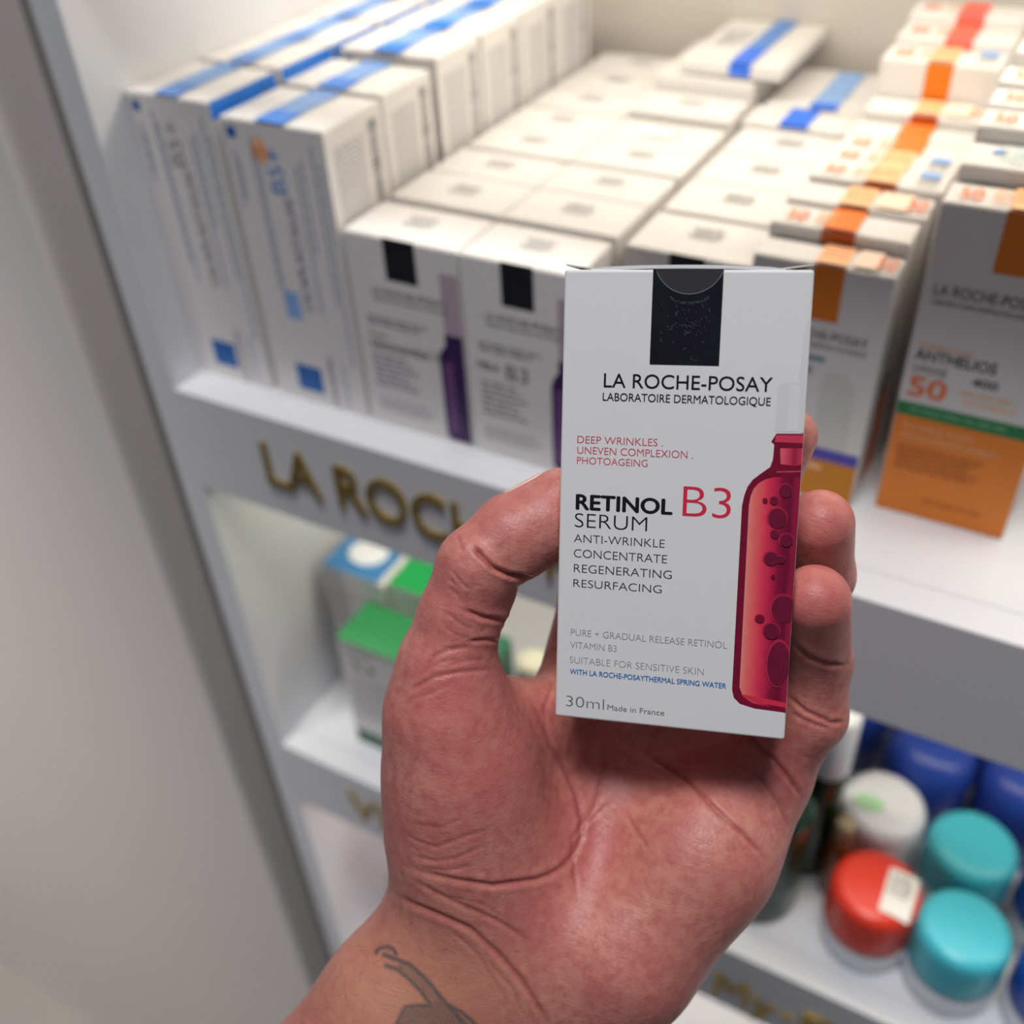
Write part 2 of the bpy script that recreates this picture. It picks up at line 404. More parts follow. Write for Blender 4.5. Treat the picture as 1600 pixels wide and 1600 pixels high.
f1 = sun(*FX, .3850, .4030, .1137, 'frontmost sunscreen carton of orange banded column, violet stripe and mustard base', 'warm', u=(.44,.66), top='50R')
W, D, H = f1['dim']; q = fr(f1)
text(q, 'LA ROCHE-POSAY', W*.20, W*.90, .0325, .0040, INK, f1)
text(q, 'LABORATOIRE DERMATOLOGIQUE', W*.20, W*.90, .0365, .0020, INK, f1)
small_print(q, [(W*.2, W*.62, .0405, .0024), (W*.2, W*.56, .0460, .0032), (W*.2, W*.50, .0505, .0026)], mat('teal_grey_ink', (120,150,165), .5), f1)
flat('pictured_tube', q, [(W*.66,.047),(W*.80,.047),(W*.88,.053),(W*.88,.085),(W*.62,.085),(W*.62,.053)], mat('pale_tube_print', (214,214,212), .45), f1)
small_print(q, [(W*.3, W*.66, .0735, .0018), (W*.3, W*.68, .0795, .0018)], ORANGE_P, f1)
rect('violet_stripe', q, .0004, .0855, W-.0004, .0915, VIOLET, f1)
rect('mustard_base', q, .0004, .0915, W-.0004, H-.0006, MUSTARD, f1)
small_print(q, [(W*.1, W*.72, .0945, .0026)], ORANGE_P, f1)
rect('pink_edge', rt(f1), .0130, .0855, .0176, H-.0006, mat('salmon_print', (240,170,150), .5), f1)
sun(*FX, .4040, .4240, .1195, 'sunscreen carton with bright orange band and green striped side, second in orange column', 'bright', top='50L', u=(.38,.62), side=True)
sun(FX[0], FX[1]+.001, .4255, .4455, .1212, 'sunscreen carton with peach band, third in orange banded column', 'peach', top='50R', u=(.38,.60))
sun(FX[0]+.003, FX[1]+.003, .4468, .4665, .1240, 'sunscreen carton with peach band and blue label, fourth in orange banded column', 'peach', top='50LB', u=(.42,.66))
sun(FX[0]+.004, FX[1]+.003, .4675, .4875, .1230, 'sunscreen carton with peach band and blue label, fifth in orange banded column', 'peach', top='50LB', u=(.42,.66))
sun(FX[0]+.004, FX[1]+.004, .4885, .5085, .1215, 'sunscreen carton with bright orange band, sixth in orange banded column', 'bright', top='50L', u=(.40,.66))
sun(FX[0]+.004, FX[1]+.004, .5095, .5295, .1210, 'sunscreen carton with bright orange band, seventh in orange banded column', 'bright', top='', u=(.38,.64))
sun(FX[0]+.005, FX[1]+.005, .5305, .5500, .1260, 'sunscreen carton with peach band, eighth in orange banded column, before the taller ones', 'peach', top='50R', u=(.40,.62))
sun(FX[0]+.005, FX[1]+.004, .5520, .5760, .1440, 'taller sunscreen carton with orange band down its face, back of orange banded column', 'warm', top='50LB', u=(.40,.62))
sun(FX[0]+.006, FX[1]+.005, .5775, .6010, .1480, 'taller sunscreen carton with coral band, behind the tall orange banded one', 'coral', top='50L', u=(.42,.66))
sun(FX[0]+.006, FX[1]+.005, .6025, .6260, .1530, 'tallest sunscreen carton with coral band, nearest the back panel', 'coral', top='50L', u=(.42,.66))

g1 = sun(-.0452, .0092, .3910, .4120, .1436, 'large sunscreen carton with big orange 50 and orange base, right of orange banded column', 'warm', u=(.42,.66), top='50L')
W, D, H = g1['dim']; q = fr(g1)
text(q, 'LA ROCHE-POSAY', W*.08, W*.80, .0365, .0044, INK, g1)
text(q, 'LABORATOIRE DERMATOLOGIQUE', W*.08, W*.80, .0405, .0020, INK, g1)
text(q, 'ANTHELIOS', W*.05, W*.62, .0655, .0046, INK, g1, weight=.015)
text(q, 'UVMUNE', W*.05, W*.30, .0715, .0036, GREYT, g1)
text(q, '400', W*.48, W*.66, .0725, .0036, INK, g1, weight=.015)
text(q, '50', W*.05, W*.33, .0825, .0090, ORANGE_T, g1, weight=.03)
small_print(q, [(W*.05, W*.45, .0585, .0010), (W*.42, W*.80, .0760, .0012), (W*.46, W*.82, .0800, .0012)], ORANGE_P, g1)
rect('green_stripe', q, .0004, .0860, W-.0004, .0925, GREENP, g1)
small_print(q, [(W*.1, W*.8, .0885, .0012)], mat('pale_green_ink', (120,180,140), .5), g1)
rect('orange_base', q, .0004, .0925, W-.0004, H-.0006, mat('orange_panel_print', (232,132,34), .45), g1)
text(q, 'INVISIBLE FLUID', W*.08, W*.60, .0985, .0026, ORANGE_P, g1, off=.0003)
text(q, 'NON-PERFUMED', W*.08, W*.78, .1035, .0026, ORANGE_P, g1, off=.0003)
small_print(q, [(W*.08, W*(.70-.04*(k % 3)), .1075+.0026*k, .0011) for k in range(5)], mat('brown_orange_ink', (180,96,30), .5), g1, off=.0003)
small_print(q, [(W*.35, W*.80, .1330, .0012)], mat('brown_orange_ink', (180,96,30), .5), g1, off=.0003, seed=8)
g2 = sun(-.0440, .0110, .4130, .4370, .1500, 'sunscreen carton with pale printed top, just behind the large orange based carton', 'peach', u=(.56,.78), top='')
small_print(tp(g2), [(.012+.004*(k % 2), .040, .003+.003*k, .0012) for k in range(6)], mat('pale_teal_ink', (160,196,200), .5), g2, off=.0005)
flat('blue_mark', tp(g2), ellipse(.011, .010, .0025, .002), BLUE_L, g2, .0005)
for k, (y, hh) in enumerate([(.4385,.1560),(.4600,.1575),(.4815,.1600),(.5030,.1660)]):
    sun(-.0440+.002*(k > 2), .0110, y, y+.0205, hh, 'sunscreen carton top with orange 50 in rightmost column, '+where(k+2), 'peach', GF+' right', u=(.56,.80), top='50L')
h1 = carton('plain_carton', 'grey-white carton standing behind and right of the large orange based carton', .022, .078, .452, .485, .138)
small_print(fr(h1), [(.006, .045, .03+.006*k, .002) for k in range(8)], PALET, h1)

# ------------------------------------------------------------------ gold letters on the shelf fronts
letters('LA ROCHE-POSAY', -.3560, -.0790, SH1-.0462, .0282, YF, fa1)
letters('VICHY', -.3555, -.2450, SH2-.0483, .0275, YF, fa2)
letters('My', -.0700, -.0300, SH2-.0560, .0270, YF, fa2)
letters('+', -.0260, -.0190, SH2-.0470, .0090, YF, fa2)
letters('B', -.0140, .0110, SH2-.0560, .0280, YF, fa2)

# ------------------------------------------------------------------ lower shelf, left: pharmacy cartons
def top_colour(t, m, m2=None, edge=True):
    W, D, H = t['dim']; rect('coloured_top', tp(t), .0004, .0004, W-.0004, D-.0004, m, t, .0003)
    if edge: rect('coloured_edge', fr(t), .0004, 0, W-.0004, .0022, m2 or m, t)
bl = carton('blue_topped_carton', 'white carton with blue top and white oval, on lower shelf at left', -.4010, -.3490, .3990, .4400, .1300, base=SH2)
rect('coloured_top', tp(bl), .0004, .0004, .0475, .0406, mat('steel_blue_print', (58,128,184), .45), bl, .0003)
flat('white_oval', tp(bl), ellipse(.0240, .0170, .0150, .0130), HOLO, bl, .0005)
small_print(fr(bl), [(.008, .042, .02+.006*k, .002) for k in range(12)], PALET, bl)
gb = carton('green_topped_carton', 'white carton with green top, behind the larger green topped one', -.3475, -.2955, .4020, .4400, .1300, base=SH2)
top_colour(gb, GREENB, edge=False)
gf = carton('green_topped_carton', 'white carton with green top and green leaf mark, frontmost on lower shelf', -.3640, -.3060, .3600, .3985, .1100, base=SH2)
top_colour(gf, mat('mid_green_print', (40,150,84), .45), GREENB)
q = fr(gf)
small_print(q, [(.006, .030, .008, .0022)], GREYT, gf)
flat('leaf_mark', q, [(.010,.016),(.013,.017),(.017,.023),(.018,.027),(.014,.024),(.011,.020)], GREEND, gf)
flat('leaf_mark', q, ellipse(.0255, .0225, .0025, .0035), GREEND, gf)
small_print(q, [(.006, .046, .034+.005*k, .0016) for k in range(9)], PALET, gf)
rect('green_base', q, .0004, .0950, .0576, .1092, GREEND, gf)
gg = carton('green_carton', 'dark green sided carton between thumb and held box on lower shelf', -.2940, -.2480, .3640, .4000, .1250, base=SH2, m=mat('sea_green_print', (54,120,92), .4))
ws = thing('small_bottle', 'small bottle with cream cap behind the held box on lower shelf', 'bottle', (-.2270, .3900, SH2))
newobj('body', lathe_mesh('body', [(0,0),(.014,0),(.0155,.002),(.0155,.098),(.012,.104),(.008,.106),(0,.106)]), mat('grey_green_bottle', (120,135,125), .35), ws)
newobj('cap', lathe_mesh('cap', [(0,.106),(.0105,.106),(.011,.108),(.011,.122),(.009,.125),(0,.125)]), mat('cream_cap', (232,230,206), .4), ws)
pk = carton('pink_carton', 'pink edged carton on the lowest visible shelf behind the wrist', -.3300, -.2800, .3800, .4200, .1900, base=SH3, m=PINKP)

# ------------------------------------------------------------------ lower shelf, right: bottles and roll-ons
def rollon(x, y, label, capm, group=None, R_=.0262, sticker=False, capz=(.027,.0615)):
    t = thing('roll_on_deodorant', label, 'deodorant', (x, y, SH2), group)
    r = R_
    newobj('body', lathe_mesh('body', [(0,.0),(r*.80,.0),(r*.90,.0015),(r*.96,.010),(r*.97,capz[0]),(0,capz[0])]), CAPW, t)
    z0, z1 = capz
    newobj('cap', lathe_mesh('cap', [(0,z0),(r,z0),(r*1.0,z0+.001),(r*.985,z1-.010),(r*.95,z1-.005),(r*.86,z1-.0018),(r*.70,z1-.0006),(r*.66,z1-.0006),(r*.4,z1+.0002),(0,z1+.0004)]), capm, t)
    if sticker:
        pl = Plane((0,0,z1+.0006), (1,0,0), (0,-1,0))
        n = 6; pts = []
        me = bpy.data.meshes.new('price_sticker'); vs = []; fs = []
        for i in range(n+1):
            for j in range(3):
                x_, y_ = .004+.0085*j, -.016+.030*i/n
                rr = math.hypot(x_, y_); z_ = z1+.0007 if rr < r*.66 else z1+.0007-max(0, (rr-r*.66))**1.5*3.2
                vs.append((x_, y_, z_))
        for i in range(n):
            for j in range(2):
                k = i*3+j; fs.append((k, k+1, k+4, k+3))
        me.from_pydata(vs, [], fs); s = newobj('price_sticker', me, mat('paper_sticker', (236,234,228), .5), t)
        small_print(Plane((0,0,z1+.0008), (1,0,0), (0,-1,0)), [(.006, .018, -.010+.003*k, .001) for k in range(5)], GREYT, s)
    return t
rollon(.0040, .3745, 'roll-on deodorant with coral red cap and white price sticker, front row', CAPR, sticker=True)
rollon(.0535, .3715, 'roll-on deodorant with turquoise cap, front row right of the coral one', CAPT)
rollon(.0480, .4280, 'roll-on deodorant with turquoise cap, second row, behind the front turquoise one', CAPT)
wr = rollon(-.0060, .4310, 'roll-on with white cap and pale green mark, behind the coral capped one', CAPW, capz=(.024,.0640))
flat('green_mark', Plane((0,0,.0646), (1,0,0), (0,-1,0)), ellipse(-.008, .006, .009, .006), mat('pale_green_print', (170,214,170), .5), wr)
rollon(.1090, .3730, 'roll-on deodorant with cobalt cap at right edge, front row', CAPB)
rollon(.1030, .4290, 'roll-on deodorant with cobalt cap at right edge, second row', CAPB)
def bottle(x, y, label, prof, m, capprof=None, capm=None, name='bottle'):
    t = thing(name, label, 'bottle', (x, y, SH2))
    newobj('body', lathe_mesh('body', prof, 48), m, t)
    if capprof: newobj('cap', lathe_mesh('cap', capprof, 40), capm, t)
    return t
gbt = bottle(-.0650, .3780, 'dark green bottle with rows of silver print, front row left of coral roll-on',
    [(0,0),(.023,0),(.0262,.002),(.027,.006),(.027,.090),(.025,.098),(.018,.107),(.011,.112),(.011,.118),(0,.118)], GLASSG,
    [(0,.116),(.0125,.116),(.013,.118),(.013,.136),(.011,.139),(0,.139)], mat('green_cap', (36,74,44), .3))
# silver print wrapped round the green bottle
def wrap_lines(t, r, rows, m, a0=-2.3, a1=-.6, name='silver_print', seed=2):
    rnd = random.Random(seed); vs = []; fs = []
    for z, hh in rows:
        a = a0
        while a < a1:
            l = rnd.uniform(.15, .5); b = min(a+l, a1); n = max(1, int((b-a)/.1))
            for i in range(n):
                p0 = a+(b-a)*i/n; p1 = a+(b-a)*(i+1)/n; k = len(vs)
                for ang, z_ in ((p0,z),(p1,z),(p1,z+hh),(p0,z+hh)): vs.append((r*math.cos(ang), r*math.sin(ang), z_))
                fs.append((k,k+1,k+2,k+3))
            a = b+.08
    me = bpy.data.meshes.new(name); me.from_pydata(vs, [], fs); return props(newobj(name, me, m, t), kind='stuff')
wrap_lines(gbt, .0273, [(.008,.005),(.016,.004),(.023,.004),(.034,.005),(.048,.003)], mat('dull_silver_ink', (92,104,102), .4))
bottle(-.0410, .4110, 'slim green bottle with white cap, behind the front green bottle', [(0,0),(.0105,0),(.0122,.002),(.0122,.098),(.0105,.104),(0,.104)], GLASSG,
    [(0,.103),(.0122,.103),(.0125,.105),(.0125,.150),(.0105,.153),(0,.153)], CAPW)
bottle(-.0225, .4000, 'small amber vial between the green bottles and the coral roll-on', [(0,0),(.0070,0),(.0082,.002),(.0082,.050),(.006,.055),(0,.055)], AMBER,
    [(0,.054),(.0060,.054),(.0060,.070),(.005,.072),(0,.072)], mat('beige_cap', (170,150,120), .4))
bottle(-.0600, .4600, 'dark green bottle behind the slim white capped one', [(0,0),(.024,0),(.027,.003),(.027,.105),(.020,.118),(.012,.124),(0,.124)], GLASSG,
    [(0,.122),(.014,.122),(.0145,.124),(.0145,.146),(.012,.149),(0,.149)], mat('green_cap', (36,74,44), .3))
def dome(r, h): return [(0,0),(r*.9,0),(r,.003),(r,h-.022),(r*.96,h-.013),(r*.84,h-.006),(r*.6,h-.0018),(r*.3,h-.0003),(0,h)]
for x, y, h, lab in [(.0120,.4860,.0720,'domed blue bottle top behind the white capped roll-on'), (.0700,.4900,.0700,'domed blue bottle top behind the second row turquoise roll-on'),
                     (.1300,.4860,.0720,'domed blue bottle top at the right edge behind the cobalt roll-ons'), (-.0440,.5160,.0700,'domed blue bottle top beside the dark green bottles at the back')]:
    bottle(x, y, lab, dome(.0280, h), CAPBD)
bottle(.0400, .5400, 'bottle with domed maroon cap behind the two blue bottle tops', [(0,0),(.020,0),(.0225,.003),(.0225,.04),(0,.04)], CAPBD,
    [(0,.039),(.0230,.039),(.0232,.041),(.0232,.062),(.021,.070),(.014,.0745),(0,.076)], MAROON)
bottle(-.0150, .5600, 'dark green bottle at the back of the lower shelf', [(0,0),(.022,0),(.0245,.003),(.0245,.10),(.020,.112),(.012,.118),(0,.118)], GLASSG,
    [(0,.116),(.013,.116),(.013,.135),(0,.136)], mat('green_cap', (36,74,44), .3))

# ------------------------------------------------------------------ the held carton
def cam2world(p):
    p = np.atleast_2d(p)
    return p@R.T + CAM
C0 = np.array([12.2113,-56.440,241.5456]); U = np.array([.96950143,.05695556,-.23837585]); V_ = np.array([-.01282572,.98315334,.18233216])
N_ = np.cross(U, V_); N_ /= np.linalg.norm(N_); V_ = np.cross(N_, U); V_ /= np.linalg.norm(V_)
BW, BH, BT = 56.0, 109.73, 33.0
o_ = cam2world((C0+V_*BH)/1000)[0]; ax, ay, az = R@U, R@N_, R@(-V_)
held = thing('serum_box', 'white serum box with red ampoule picture and black top block, held in the hand', 'box')
held.matrix_world = Matrix(((ax[0],ay[0],az[0],o_[0]),(ax[1],ay[1],az[1],o_[1]),(ax[2],ay[2],az[2],o_[2]),(0,0,0,1)))
bw, bh, bt = BW/1000, BH/1000, BT/1000
newobj('body', box_mesh('body', 0, bw, 0, bt, 0, bh, .0007, 4), HELD, held)
# tuck lid: slightly raised between two dust flap slits
bm = bmesh.new(); n = 14
g = [[None]*7 for _ in range(n+1)]
for i in range(n+1):
    for j in range(7):
        x = .0062+(bw-.0124)*i/n; y = .0006+(bt-.0012)*j/6
        g[i][j] = bm.verts.new((x, y, bh+.0002+.0009*math.sin(math.pi*i/n)**.5*math.cos(math.pi*.5*j/6)**.5 if 0 < i < n else bh+.0002))
for i in range(n):
    for j in range(6): bm.faces.new((g[i][j], g[i+1][j], g[i+1][j+1], g[i][j+1]))
r_ = bmesh.ops.extrude_face_region(bm, geom=bm.faces[:])
for v in [q for q in r_['geom'] if isinstance(q, bmesh.types.BMVert)]: v.co.z -= .0008 if v.co.z > bh+.0006 else .0003
bmesh.ops.recalc_face_normals(bm, faces=bm.faces[:])
me = bpy.data.meshes.new('lid_flap'); bm.to_mesh(me); bm.free(); newobj('lid_flap', me, HELD, held)
for x0, x1, hi in ((.0002, .0068, 0), (bw-.0072, bw-.0002, 1)):
    me = bpy.data.meshes.new('dust_flap')
    za, zb = (bh+.0013, bh+.0004) if hi == 0 else (bh+.0004, bh+.0014)
    vs = [(x0,.0012,za),(x1,.0012,zb),(x1,bt*.8,zb),(x0,bt*.8,za)]
    vs += [(x,y,z-.0004) for x,y,z in vs]
    me.from_pydata(vs, [], [(0,1,2,3),(7,6,5,4),(0,4,5,1),(1,5,6,2),(2,6,7,3),(3,7,4,0)])
    newobj('dust_flap', me, mat('raw_board_edge', (205,200,188), .6), held)
hp = Plane((0,0,bh), (1,0,0), (0,0,-1)); mm = .001
def ht(s, u0, u1, vb, cap, m, weight=0.0, slope=0.0):
    return text(hp, s, u0*mm, u1*mm, vb*mm, cap*mm, m, held, res=5, off=.00006, weight=weight)
BLKM = mat('glossy_black_block', (20, 20, 28), .28, .5, 160, 0, None, .4)
flat('brand_block', hp, [(20.62*mm,-.2*mm),(36.45*mm,-.2*mm),(36.38*mm,21.45*mm),(20.58*mm,21.45*mm)], BLKM, held, .00005)
ht('LA ROCHE-POSAY', 10.0, 48.5, 26.95, 3.2, BLACK, .004)
ht('LABORATOIRE DERMATOLOGIQUE', 9.85, 48.3, 30.1, 1.85, BLACK, .004)
ht('DEEP WRINKLES .', 4.03, 24.4, 40.4, 1.75, ROSE, -.006)
ht('UNEVEN COMPLEXION .', 4.08, 31.5, 42.95, 1.75, ROSE, -.006)
ht('PHOTOAGEING', 4.08, 21.0, 45.38, 1.68, ROSE, -.006)
ht('RETINOL', 4.0, 27.28, 56.4, 3.55, BLACK, .032)
ht('B3', 29.6, 40.68, 56.7, 7.3, REDI, -.012)
ht('SERUM', 3.9, 21.4, 60.88, 3.5, BLACK, -.014)
ht('ANTI-WRINKLE', 3.8, 25.74, 64.6, 2.0, INK, -.010)
ht('CONCENTRATE', 3.85, 26.43, 68.36, 2.05, INK, -.010)
ht('REGENERATING', 3.95, 27.71, 72.1, 2.05, INK, -.010)
ht('RESURFACING', 3.92, 25.46, 75.8, 1.95, INK, -.010)
ht('PURE + GRADUAL RELEASE RETINOL', 3.6, 41.5, 88.2, 1.7, LGREY, -.008)
ht('VITAMIN B3', 3.5, 15.06, 91.45, 1.68, LGREY, -.008)
ht('SUITABLE FOR SENSITIVE SKIN', 3.45, 36.34, 95.35, 1.75, LGREY, -.012)
ht('WITH LA ROCHE-POSAYTHERMAL SPRING WATER', 3.56, 41.8, 98.16, 1.3, BLUEI, .014)
ht('30ml', 2.8, 12.4, 106.7, 2.8, GREYT, -.014)
ht('Made in France', 13.26, 27.32, 106.6, 1.38, GREYT, 0)
# pictured ampoule: flat print, cut by the right hand edge of the box
def grad(name, stops, c0, c1):
    m = bpy.data.materials.new(name); m.use_nodes = True; nt = m.node_tree; b = nt.nodes['Principled BSDF']; b.inputs['Roughness'].default_value = .35
    tc = nt.nodes.new('ShaderNodeTexCoord'); sx = nt.nodes.new('ShaderNodeSeparateXYZ'); mr = nt.nodes.new('ShaderNodeMapRange'); cr = nt.nodes.new('ShaderNodeValToRGB')
    nt.links.new(tc.outputs['Object'], sx.inputs[0]); nt.links.new(sx.outputs['X'], mr.inputs['Value']); mr.inputs['From Min'].default_value = c0; mr.inputs['From Max'].default_value = c1
    n = nt.nodes.new('ShaderNodeTexNoise'); n.inputs['Scale'].default_value = 300; ad = nt.nodes.new('ShaderNodeMath'); ad.operation = 'MULTIPLY_ADD'; ad.inputs[1].default_value = .12; 
    nt.links.new(tc.outputs['Object'], n.inputs['Vector']); nt.links.new(n.outputs['Fac'], ad.inputs[0]); nt.links.new(mr.outputs[0], ad.inputs[2]); nt.links.new(ad.outputs[0], cr.inputs[0])
    e = cr.color_ramp.elements; e[0].position = stops[0][0]; e[0].color = srgb(*stops[0][1]); e[1].position = stops[-1][0]; e[1].color = srgb(*stops[-1][1])
    for p, c in stops[1:-1]: k = e.new(p); k.color = srgb(*c)
    nt.links.new(cr.outputs[0], b.inputs['Base Color']); return m
CRIM = mat('dark_crimson_print', (122, 14, 48), .35, .25, 300)
INNER = grad('red_ampoule_print', [(0.0,(238,150,140)),(.22,(236,104,104)),(.42,(226,60,88)),(.60,(190,34,76)),(.72,(136,18,58)),(.9,(112,12,50)),(1.0,(150,26,64))], .0448, .0558)
def hflat(name, pts, m, off): return flat(name, hp, [(min(u,55.95)*mm, v*mm) for u, v in pts], m, held, off)
hflat('pictured_pipette', [(55.9,9.5),(54.9,12),(54.1,24.6),(50.1,25.0),(49.6,26.0),(49.6,35.9),(55.9,35.9)], mat('pale_pipette_print', (217,218,220), .3), .00004)
hflat('pictured_pipette', [(54.6,25.2),(52.2,25.4),(52.2,35.6),(54.6,35.6)], mat('paler_pipette_print', (223,224,226), .3), .00006)
hflat('pictured_bottle', [(55.92,36.15),(49.95,36.35),(48.92,38.24),(49.62,38.87),(49.53,42.4),(49.02,44.07),(46.9,45.8),(45.3,47.2),(44.2,48.9),(43.55,51.11),(43.18,53.5),(43.2,98.3),(43.7,100.2),(45.2,101.6),(48.6,102.4),(55.92,102.7)], CRIM, .00006)
hflat('pictured_liquid', [(44.75,53.5),(45.0,51.2),(45.6,49.3),(46.7,47.9),(48.3,46.9),(50.1,46.4),(53.6,46.1),(55.92,46.2),(55.92,101.7),(51.8,101.7),(48.4,101.2),(45.9,99.8),(44.9,97.5)], INNER, .00009)
hflat('pictured_liquid', [(49.9,36.7),(55.92,36.5),(55.92,38.3),(49.7,38.3)], mat('rose_red_print', (206,62,92), .35), .0001)
hflat('pictured_liquid', [(51.0,39.7),(55.92,39.5),(55.92,43.2),(54.4,43.6),(51.3,43.3)], grad('red_neck_print', [(0,(232,110,118)),(.4,(214,70,96)),(.7,(160,30,66)),(1,(196,60,90))], .051, .056), .0001)
hflat('pictured_liquid', [(50.5,45.0),(55.92,44.6),(55.92,44.9),(50.5,45.3)], ROSE, .00012)
hflat('pictured_base', [(45.2,99.1),(55.92,100.2),(55.92,101.4),(50,101.0),(46.2,100.0)], mat('bright_red_print', (216,50,74), .35), .00012)
BUB = mat('plum_bubble_print', (112, 20, 54), .35, .3, 400)
BUBR = mat('crimson_bubble_rim_print', (178, 40, 76), .35)
for k, (u, v, rx, ry) in enumerate([(52.65,49.36,1.71,1.71),(50.24,51.75,1.07,1.07),(48.28,51.86,.64,.64),(51.26,55.81,2.4,2.56),(50.89,59.57,1.15,1.15),(53.53,60.86,1.71,1.71),(50.43,65.45,1.92,1.79),(52.62,65.51,1.07,1.07),(53.9,77.24,3.2,3.62),(48.64,80.03,1.19,1.07),(51.42,82.81,2.13,2.13),(53.48,90.63,3.0,5.97),(51.07,69.62,.51,.6)]):
    hflat('pictured_bubble', ellipse(u, v, rx, ry), BUBR, .00014+.00001*k)
    hflat('pictured_bubble', ellipse(u+.12, v+.05, rx*.86, ry*.9), BUB if k not in (2,9,12) else CRIM, .00032+.00001*k)
# clear round seal over the top edge
seal = []
for i in range(25):
    a_ = math.pi*i/24; seal.append((28.9-8.1*math.cos(a_), -2.6+8.1*math.sin(a_)))
seal = [(u, max(v, -.2)) for u, v in seal]
FILM = bpy.data.materials.new('clear_seal_film'); FILM.use_nodes = True
nb = FILM.node_tree.nodes['Principled BSDF']; nb.inputs['Base Color'].default_value = (.8,.82,.88,1); nb.inputs['Alpha'].default_value = .10; nb.inputs['Roughness'].default_value = .12; nb.inputs['Coat Weight'].default_value = 1.0
nn = FILM.node_tree.nodes.new('ShaderNodeTexNoise'); nn.inputs['Scale'].default_value = 260; nn.inputs['Detail'].default_value = 8
bp = FILM.node_tree.nodes.new('ShaderNodeBump'); bp.inputs['Strength'].default_value = .9; bp.inputs['Distance'].default_value = .0006
FILM.node_tree.links.new(nn.outputs['Fac'], bp.inputs['Height']); FILM.node_tree.links.new(bp.outputs['Normal'], nb.inputs['Normal'])
hflat('seal_sticker', seal, FILM, .00016)['label'] = 'clear round seal sticker'
rim = []; k0 = [p for p in seal if p[1] > -.15]
vs = []; fs = []
for i in range(1, 24):
    a_ = math.pi*i/24
    if -2.6+8.1*math.sin(a_) < .05: continue
    for rr in (8.1, 7.93): vs.append(hp.p((28.9-rr*math.cos(a_))*mm, (-2.6+rr*math.sin(a_))*mm, .0002))
for i in range(len(vs)//2-1): fs.append((2*i, 2*i+1, 2*i+3, 2*i+2))
me = bpy.data.meshes.new('seal_rim'); me.from_pydata(vs, [], fs); newobj('seal_rim', me, mat('pale_film_edge', (120,122,130), .3), held)
# fine scratches on the black block
rnd = random.Random(11); vs = []; fs = []
for i in range(85):
    u = rnd.gauss(28.6, 3.0); v = rnd.gauss(12.0, 3.6)
    if not (21.2 < u < 36 and 7 < v < 21): continue
    a_ = rnd.uniform(0, math.pi); l = rnd.choice([.08,.1,.15,.25,.5]); wd = .022
    dx, dy = math.cos(a_)*l, math.sin(a_)*l; k = len(vs)
    for su, sv in ((-1,-1),(1,-1),(1,1),(-1,1)): vs.append(hp.p((u+su*dx-sv*dy/l*wd)*mm, (v+su*dy+sv*dx/l*wd)*mm, .00011))
    fs.append((k,k+1,k+2,k+3))
for i in range(26):
    for row in (0, 1):
        u = 24.6+.34*i; v = 6.0+1.2*math.sin(math.pi*i/25)**.8+row*.35
        if rnd.random() < .3: continue
        k = len(vs)
        for su, sv in ((0,0),(.28,.02),(.28,.09),(0,.07)): vs.append(hp.p((u+su)*mm, (v+sv)*mm, .00011))
        fs.append((k,k+1,k+2,k+3))
me = bpy.data.meshes.new('scratches'); me.from_pydata(vs, [], fs); sc_ = newobj('scratches', me, mat('scratch_white', (120,122,135), .4), held); sc_['kind'] = 'stuff'

# ------------------------------------------------------------------ the hand: one smooth implicit surface in millimetres, camera axes
def P3(px, py, d): return np.array([(px-800)/F*d, (py-800)/F*d, d], float)
def rcone(p,a,b,r1,r2):
    ba=b-a; l2=ba@ba; rr=r1-r2; a2=l2-rr*rr; il2=1/l2
    pa=p-a; y=pa@ba; z=y-l2
    w=pa*l2-y[:,None]*ba; x2=(w*w).sum(1)
    y2=y*y*l2; z2=z*z*l2
    k=np.sign(rr)*rr*rr*x2
    d=(np.sqrt(x2*a2*il2)+y*rr)*il2-r1
    c1=np.sign(z)*a2*z2>k; c2=np.sign(y)*a2*y2<k
    d=np.where(c2,np.sqrt(x2+y2)*il2-r1,d)
    d=np.where(c1,np.sqrt(x2+z2)*il2-r2,d)
    return d
def ell(p,c,M,r):
    q=(p-c)@M.T/r; k0=np.sqrt((q*q).sum(1))+1e-9; k1=np.sqrt(((q/r)**2).sum(1))+1e-9
    return k0*(k0-1)/k1
def smin(a,b,k):
    h=np.maximum(k-np.abs(a-b),0)/k
    return np.minimum(a,b)-h*h*k*.25
def chain(p,pts,k=3):
    d=None
    for (a,b) in zip(pts[:-1],pts[1:]):
        e=rcone(p,P3(*a[:3]),P3(*b[:3]),a[3],b[3])
        d=e if d is None else smin(d,e,k)
    return d
def boxd(p,g=0):
    q=p-(C0+U*BW/2+V_*BH/2+N_*BT/2); q=np.stack([q@U,q@V_,q@N_],1)
    q=np.abs(q)-np.array([BW,BH,BT])/2-g
    return np.linalg.norm(np.maximum(q,0),axis=1)+np.minimum(q.max(1),0)
PALM=dict(
 m2=[(800,1500,297,15),(908,1118,303,12)],
 m3=[(850,1530,298,16),(1010,1135,305,12)],
 m4=[(900,1540,296,16),(1110,1165,302,12)],
 m5=[(950,1530,294,16),(1190,1215,292,11)],
 hyp=[(965,1475,286,23),(1095,1330,285,18),(1190,1205,287,10.5)],
 fill=[(850,1400,298,17),(960,1250,303,16)],
 then=[(765,1440,294,21.5),(735,1300,284,20),(721,1190,277,17.6),(704,1110,271,14.8)],
 web=[(735,1125,280,11.5),(905,1120,300,10.5)],
 arm=[(745,1440,296,21),(632,1569,292,21.5),(300,1950,300,25)],
 arm2=[(850,1530,298,22),(722,1660,294,22),(400,2030,300,26)],
)
